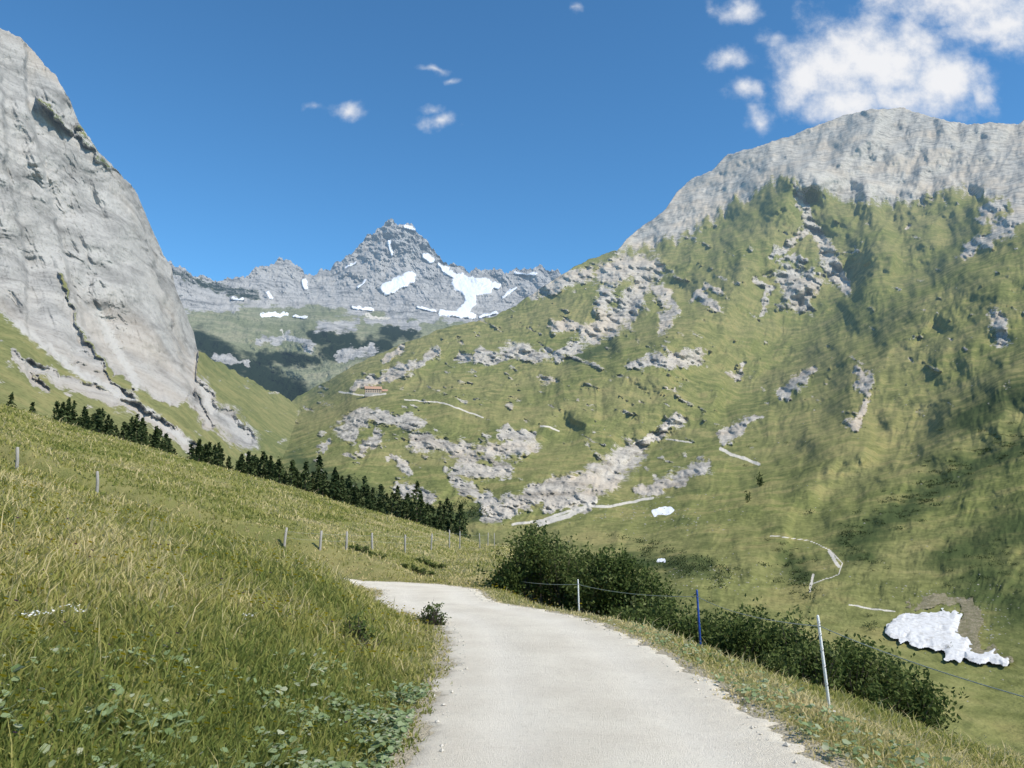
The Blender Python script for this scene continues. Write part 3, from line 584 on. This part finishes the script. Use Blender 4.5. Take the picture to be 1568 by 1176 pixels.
for i,(u,v,hp,ln) in enumerate(wp):
    p=hit(u,v,20,110); h=hp*p[1]/F; lean=g.normal(0,.05,2)
    h=min(max(h,.8),1.5); r=.055
    pts=[p+[0,0,-.15],p+[lean[0]*.5,0,h*.5],p+[lean[0],lean[1],h],p+[lean[0],lean[1],h+.02]]
    tube('post_%d'%(i+1),pts,[r,r,r*.9,.005],m_wood,wf,7)
    if ln and prev is not None:
        for f in (.5,.85): tube('wire_%d_%d'%(i,int(f*100)),[prev[0]+[0,-.03,prev[1]*f],(prev[0]+p)/2+[0,-.03,h*f-.03],p+[0,-.03,h*f]],.004,m_wire,wf,4)
    prev=(p,h) if ln else None

# ---------------------------------------------------------------- mountain hut
hut=bpy.data.objects.new('mountain_hut',None); scene.collection.objects.link(hut)
U=np.array([574.]);Vv=np.array([603.]); hp=P(U,Vv,surfB(U,Vv))[0]; hut.location=hp+np.array([0,-2,-.5]); hut.rotation_euler=(0,0,.25)
m_wall=simple_mat('hut_plaster',(.45,.36,.28),.9); m_roof=simple_mat('hut_roof',(.42,.26,.18),.7); m_win=simple_mat('window_dark',(.05,.055,.06),.2); m_stone=simple_mat('hut_stone',(.33,.32,.3),.9)
def box(name,x0,x1,y0,y1,z0,z1,mat):
    V=np.array(list(itertools.product((x0,x1),(y0,y1),(z0,z1)))); Fc=np.array([[0,1,3,2],[4,6,7,5],[0,4,5,1],[2,3,7,6],[0,2,6,4],[1,5,7,3]]); return mkmesh(name,V,Fc,mat,False,None,hut)
def gable(name,x0,x1,y0,y1,z0,zr,mat,ov=.8):
    ym=(y0+y1)/2; V=np.array([[x0-ov,y0-ov,z0-.3],[x1+ov,y0-ov,z0-.3],[x1+ov,ym,zr],[x0-ov,ym,zr],[x0-ov,y1+ov,z0-.3],[x1+ov,y1+ov,z0-.3]])
    V=np.concatenate([V,V+[0,0,.35]]); Fc=np.array([[0,1,2,3],[3,2,5,4],[6,7,8,9],[9,8,11,10],[0,1,7,6],[4,5,11,10],[0,3,9,6],[3,4,10,9],[1,2,8,7],[2,5,11,8]]); mkmesh(name,V,Fc,mat,False,None,hut)
box('base',-13,9,-5,5,-4,1.2,m_stone); box('walls',-12.8,8.8,-4.8,4.8,1.2,6.5,m_wall); gable('roof',-12.8,8.8,-4.8,4.8,6.5,10,m_roof)
box('annex_walls',9,17,-3.5,3.5,-3,4,m_wall); gable('annex_roof',9.8,17,-3.5,3.5,4,6.3,m_roof,.6)
for i in range(7):
    for j in (0,1): box('window_%d_%d'%(i,j),-11.6+i*2.9,-10.4+i*2.9,-4.86,-4.7,2+j*2.3,3.3+j*2.3,m_win)
box('chimney',-3,-2,.5,1.5,8,11.2,m_stone); box('door',6.9,8,-5.08,-4.9,-.5,1.1,m_win)

# ---------------------------------------------------------------- light, sky, camera
SUN_EL=math.radians(47); sd=np.array([.86,-.51]); sd/=np.linalg.norm(sd)
S=Vector((sd[0]*math.cos(SUN_EL),sd[1]*math.cos(SUN_EL),math.sin(SUN_EL)))
l=bpy.data.lights.new('sun','SUN'); l.energy=5.0; l.angle=math.radians(.5); l.color=(1,.93,.82)
lo=bpy.data.objects.new('sun',l); scene.collection.objects.link(lo); lo.rotation_euler=S.to_track_quat('Z','Y').to_euler()
W=NT('World',True); scene.world=W.o
sky=W.n('ShaderNodeTexSky'); sky.sky_type='NISHITA'; sky.sun_disc=False; sky.sun_elevation=SUN_EL; sky.sun_rotation=math.atan2(sd[0],sd[1]); sky.altitude=2000; sky.air_density=1.0; sky.dust_density=.6; sky.ozone_density=2.0
bg=W.n('ShaderNodeBackground'); bg.inputs[1].default_value=.13; W.put(bg.inputs[0],W.mix(1.0,sky.outputs[0],(.64,1.17,1.40),'MULTIPLY'))
tc=W.n('ShaderNodeTexCoord').outputs['Generated']; sx=W.n('ShaderNodeSeparateXYZ'); W.put(sx.inputs[0],tc)
yy=W.m('MAXIMUM',sx.outputs[1],.05); ca=W.m('DIVIDE',sx.outputs[0],yy); cb=W.m('DIVIDE',sx.outputs[2],yy)
cv=W.n('ShaderNodeCombineXYZ'); W.put(cv.inputs[0],ca); W.put(cv.inputs[1],cb)
wn=W.noise(cv.outputs[0],14,3,.6,0,1); ws=W.n('ShaderNodeVectorMath',operation='MULTIPLY_ADD'); W.put(ws.inputs[0],wn); ws.inputs[1].default_value=(.05,.035,0)
so=W.n('ShaderNodeVectorMath',operation='SUBTRACT'); W.put(so.inputs[0],cv.outputs[0]); so.inputs[1].default_value=(.025,.0175,0); W.put(ws.inputs[2],so.outputs[0])
blobs=[(1235,115,48,48,1),(1290,105,70,62,1.05),(1360,95,85,66,1.05),(1440,120,62,50,1),(1495,145,26,30,.8),(1300,160,70,34,.95),(1390,150,70,34,1),(1470,5,130,34,1),(1540,38,80,36,1),(1125,15,36,20,.75),(1125,88,44,26,.66),(1140,140,34,22,.70),(1160,190,34,30,.55),(1185,60,44,24,.5),(885,12,20,14,.35),(532,172,32,16,.8),(672,187,32,14,.75),(660,170,20,12,.5),(664,106,26,10,.65),(686,122,22,9,.5),(480,165,26,16,.3)]
acc=None
for (u,v,ru,rv,w) in blobs:
    c=P(u,v,1.0); cx,cz=float(c[0]),float(c[2]-EYE)
    s1=W.n('ShaderNodeVectorMath',operation='SUBTRACT'); W.put(s1.inputs[0],ws.outputs[0]); s1.inputs[1].default_value=(cx,cz,0)
    s2=W.n('ShaderNodeVectorMath',operation='MULTIPLY'); W.put(s2.inputs[0],s1.outputs[0]); s2.inputs[1].default_value=(F/ru,F/rv,0)
    s3=W.n('ShaderNodeVectorMath',operation='LENGTH'); W.put(s3.inputs[0],s2.outputs[0])
    gq=W.m('SUBTRACT',w,W.m('MULTIPLY',s3.outputs['Value'],.62))
    acc=gq if acc is None else W.m('MAXIMUM',acc,gq)
n1=W.noise(cv.outputs[0],20,7,.62); n2=W.noise(cv.outputs[0],9,4,.5)
den=W.m('ADD',acc,W.m('MULTIPLY',W.m('SUBTRACT',n1,.5),1.7))
al=W.mr(den,-.05,.95); al=W.m('MULTIPLY',al,W.m('GREATER_THAN',sx.outputs[1],.06))
ccol=W.mix(W.mr(W.m('ADD',W.m('MULTIPLY',den,.6),W.m('MULTIPLY',n2,.6)),.25,.85),(.66,.74,.86),(.93,.94,.97))
bc=W.n('ShaderNodeBackground'); W.put(bc.inputs[0],ccol); bc.inputs[1].default_value=.95
mx=W.n('ShaderNodeMixShader'); W.put(mx.inputs[0],al); W.put(mx.inputs[1],bg.outputs[0]); W.put(mx.inputs[2],bc.outputs[0])
wo=W.n('ShaderNodeOutputWorld'); W.t.links.new(mx.outputs[0],wo.inputs[0])
cam=bpy.data.cameras.new('camera'); co=bpy.data.objects.new('camera',cam); scene.collection.objects.link(co)
co.location=(0,0,EYE); co.rotation_euler=(math.pi/2+PITCH,0,0); cam.sensor_width=36; cam.lens=36*F/1568; cam.clip_start=.1; cam.clip_end=40000
scene.camera=co
scene.view_settings.view_transform='Standard'; scene.view_settings.look='None'; scene.view_settings.exposure=0
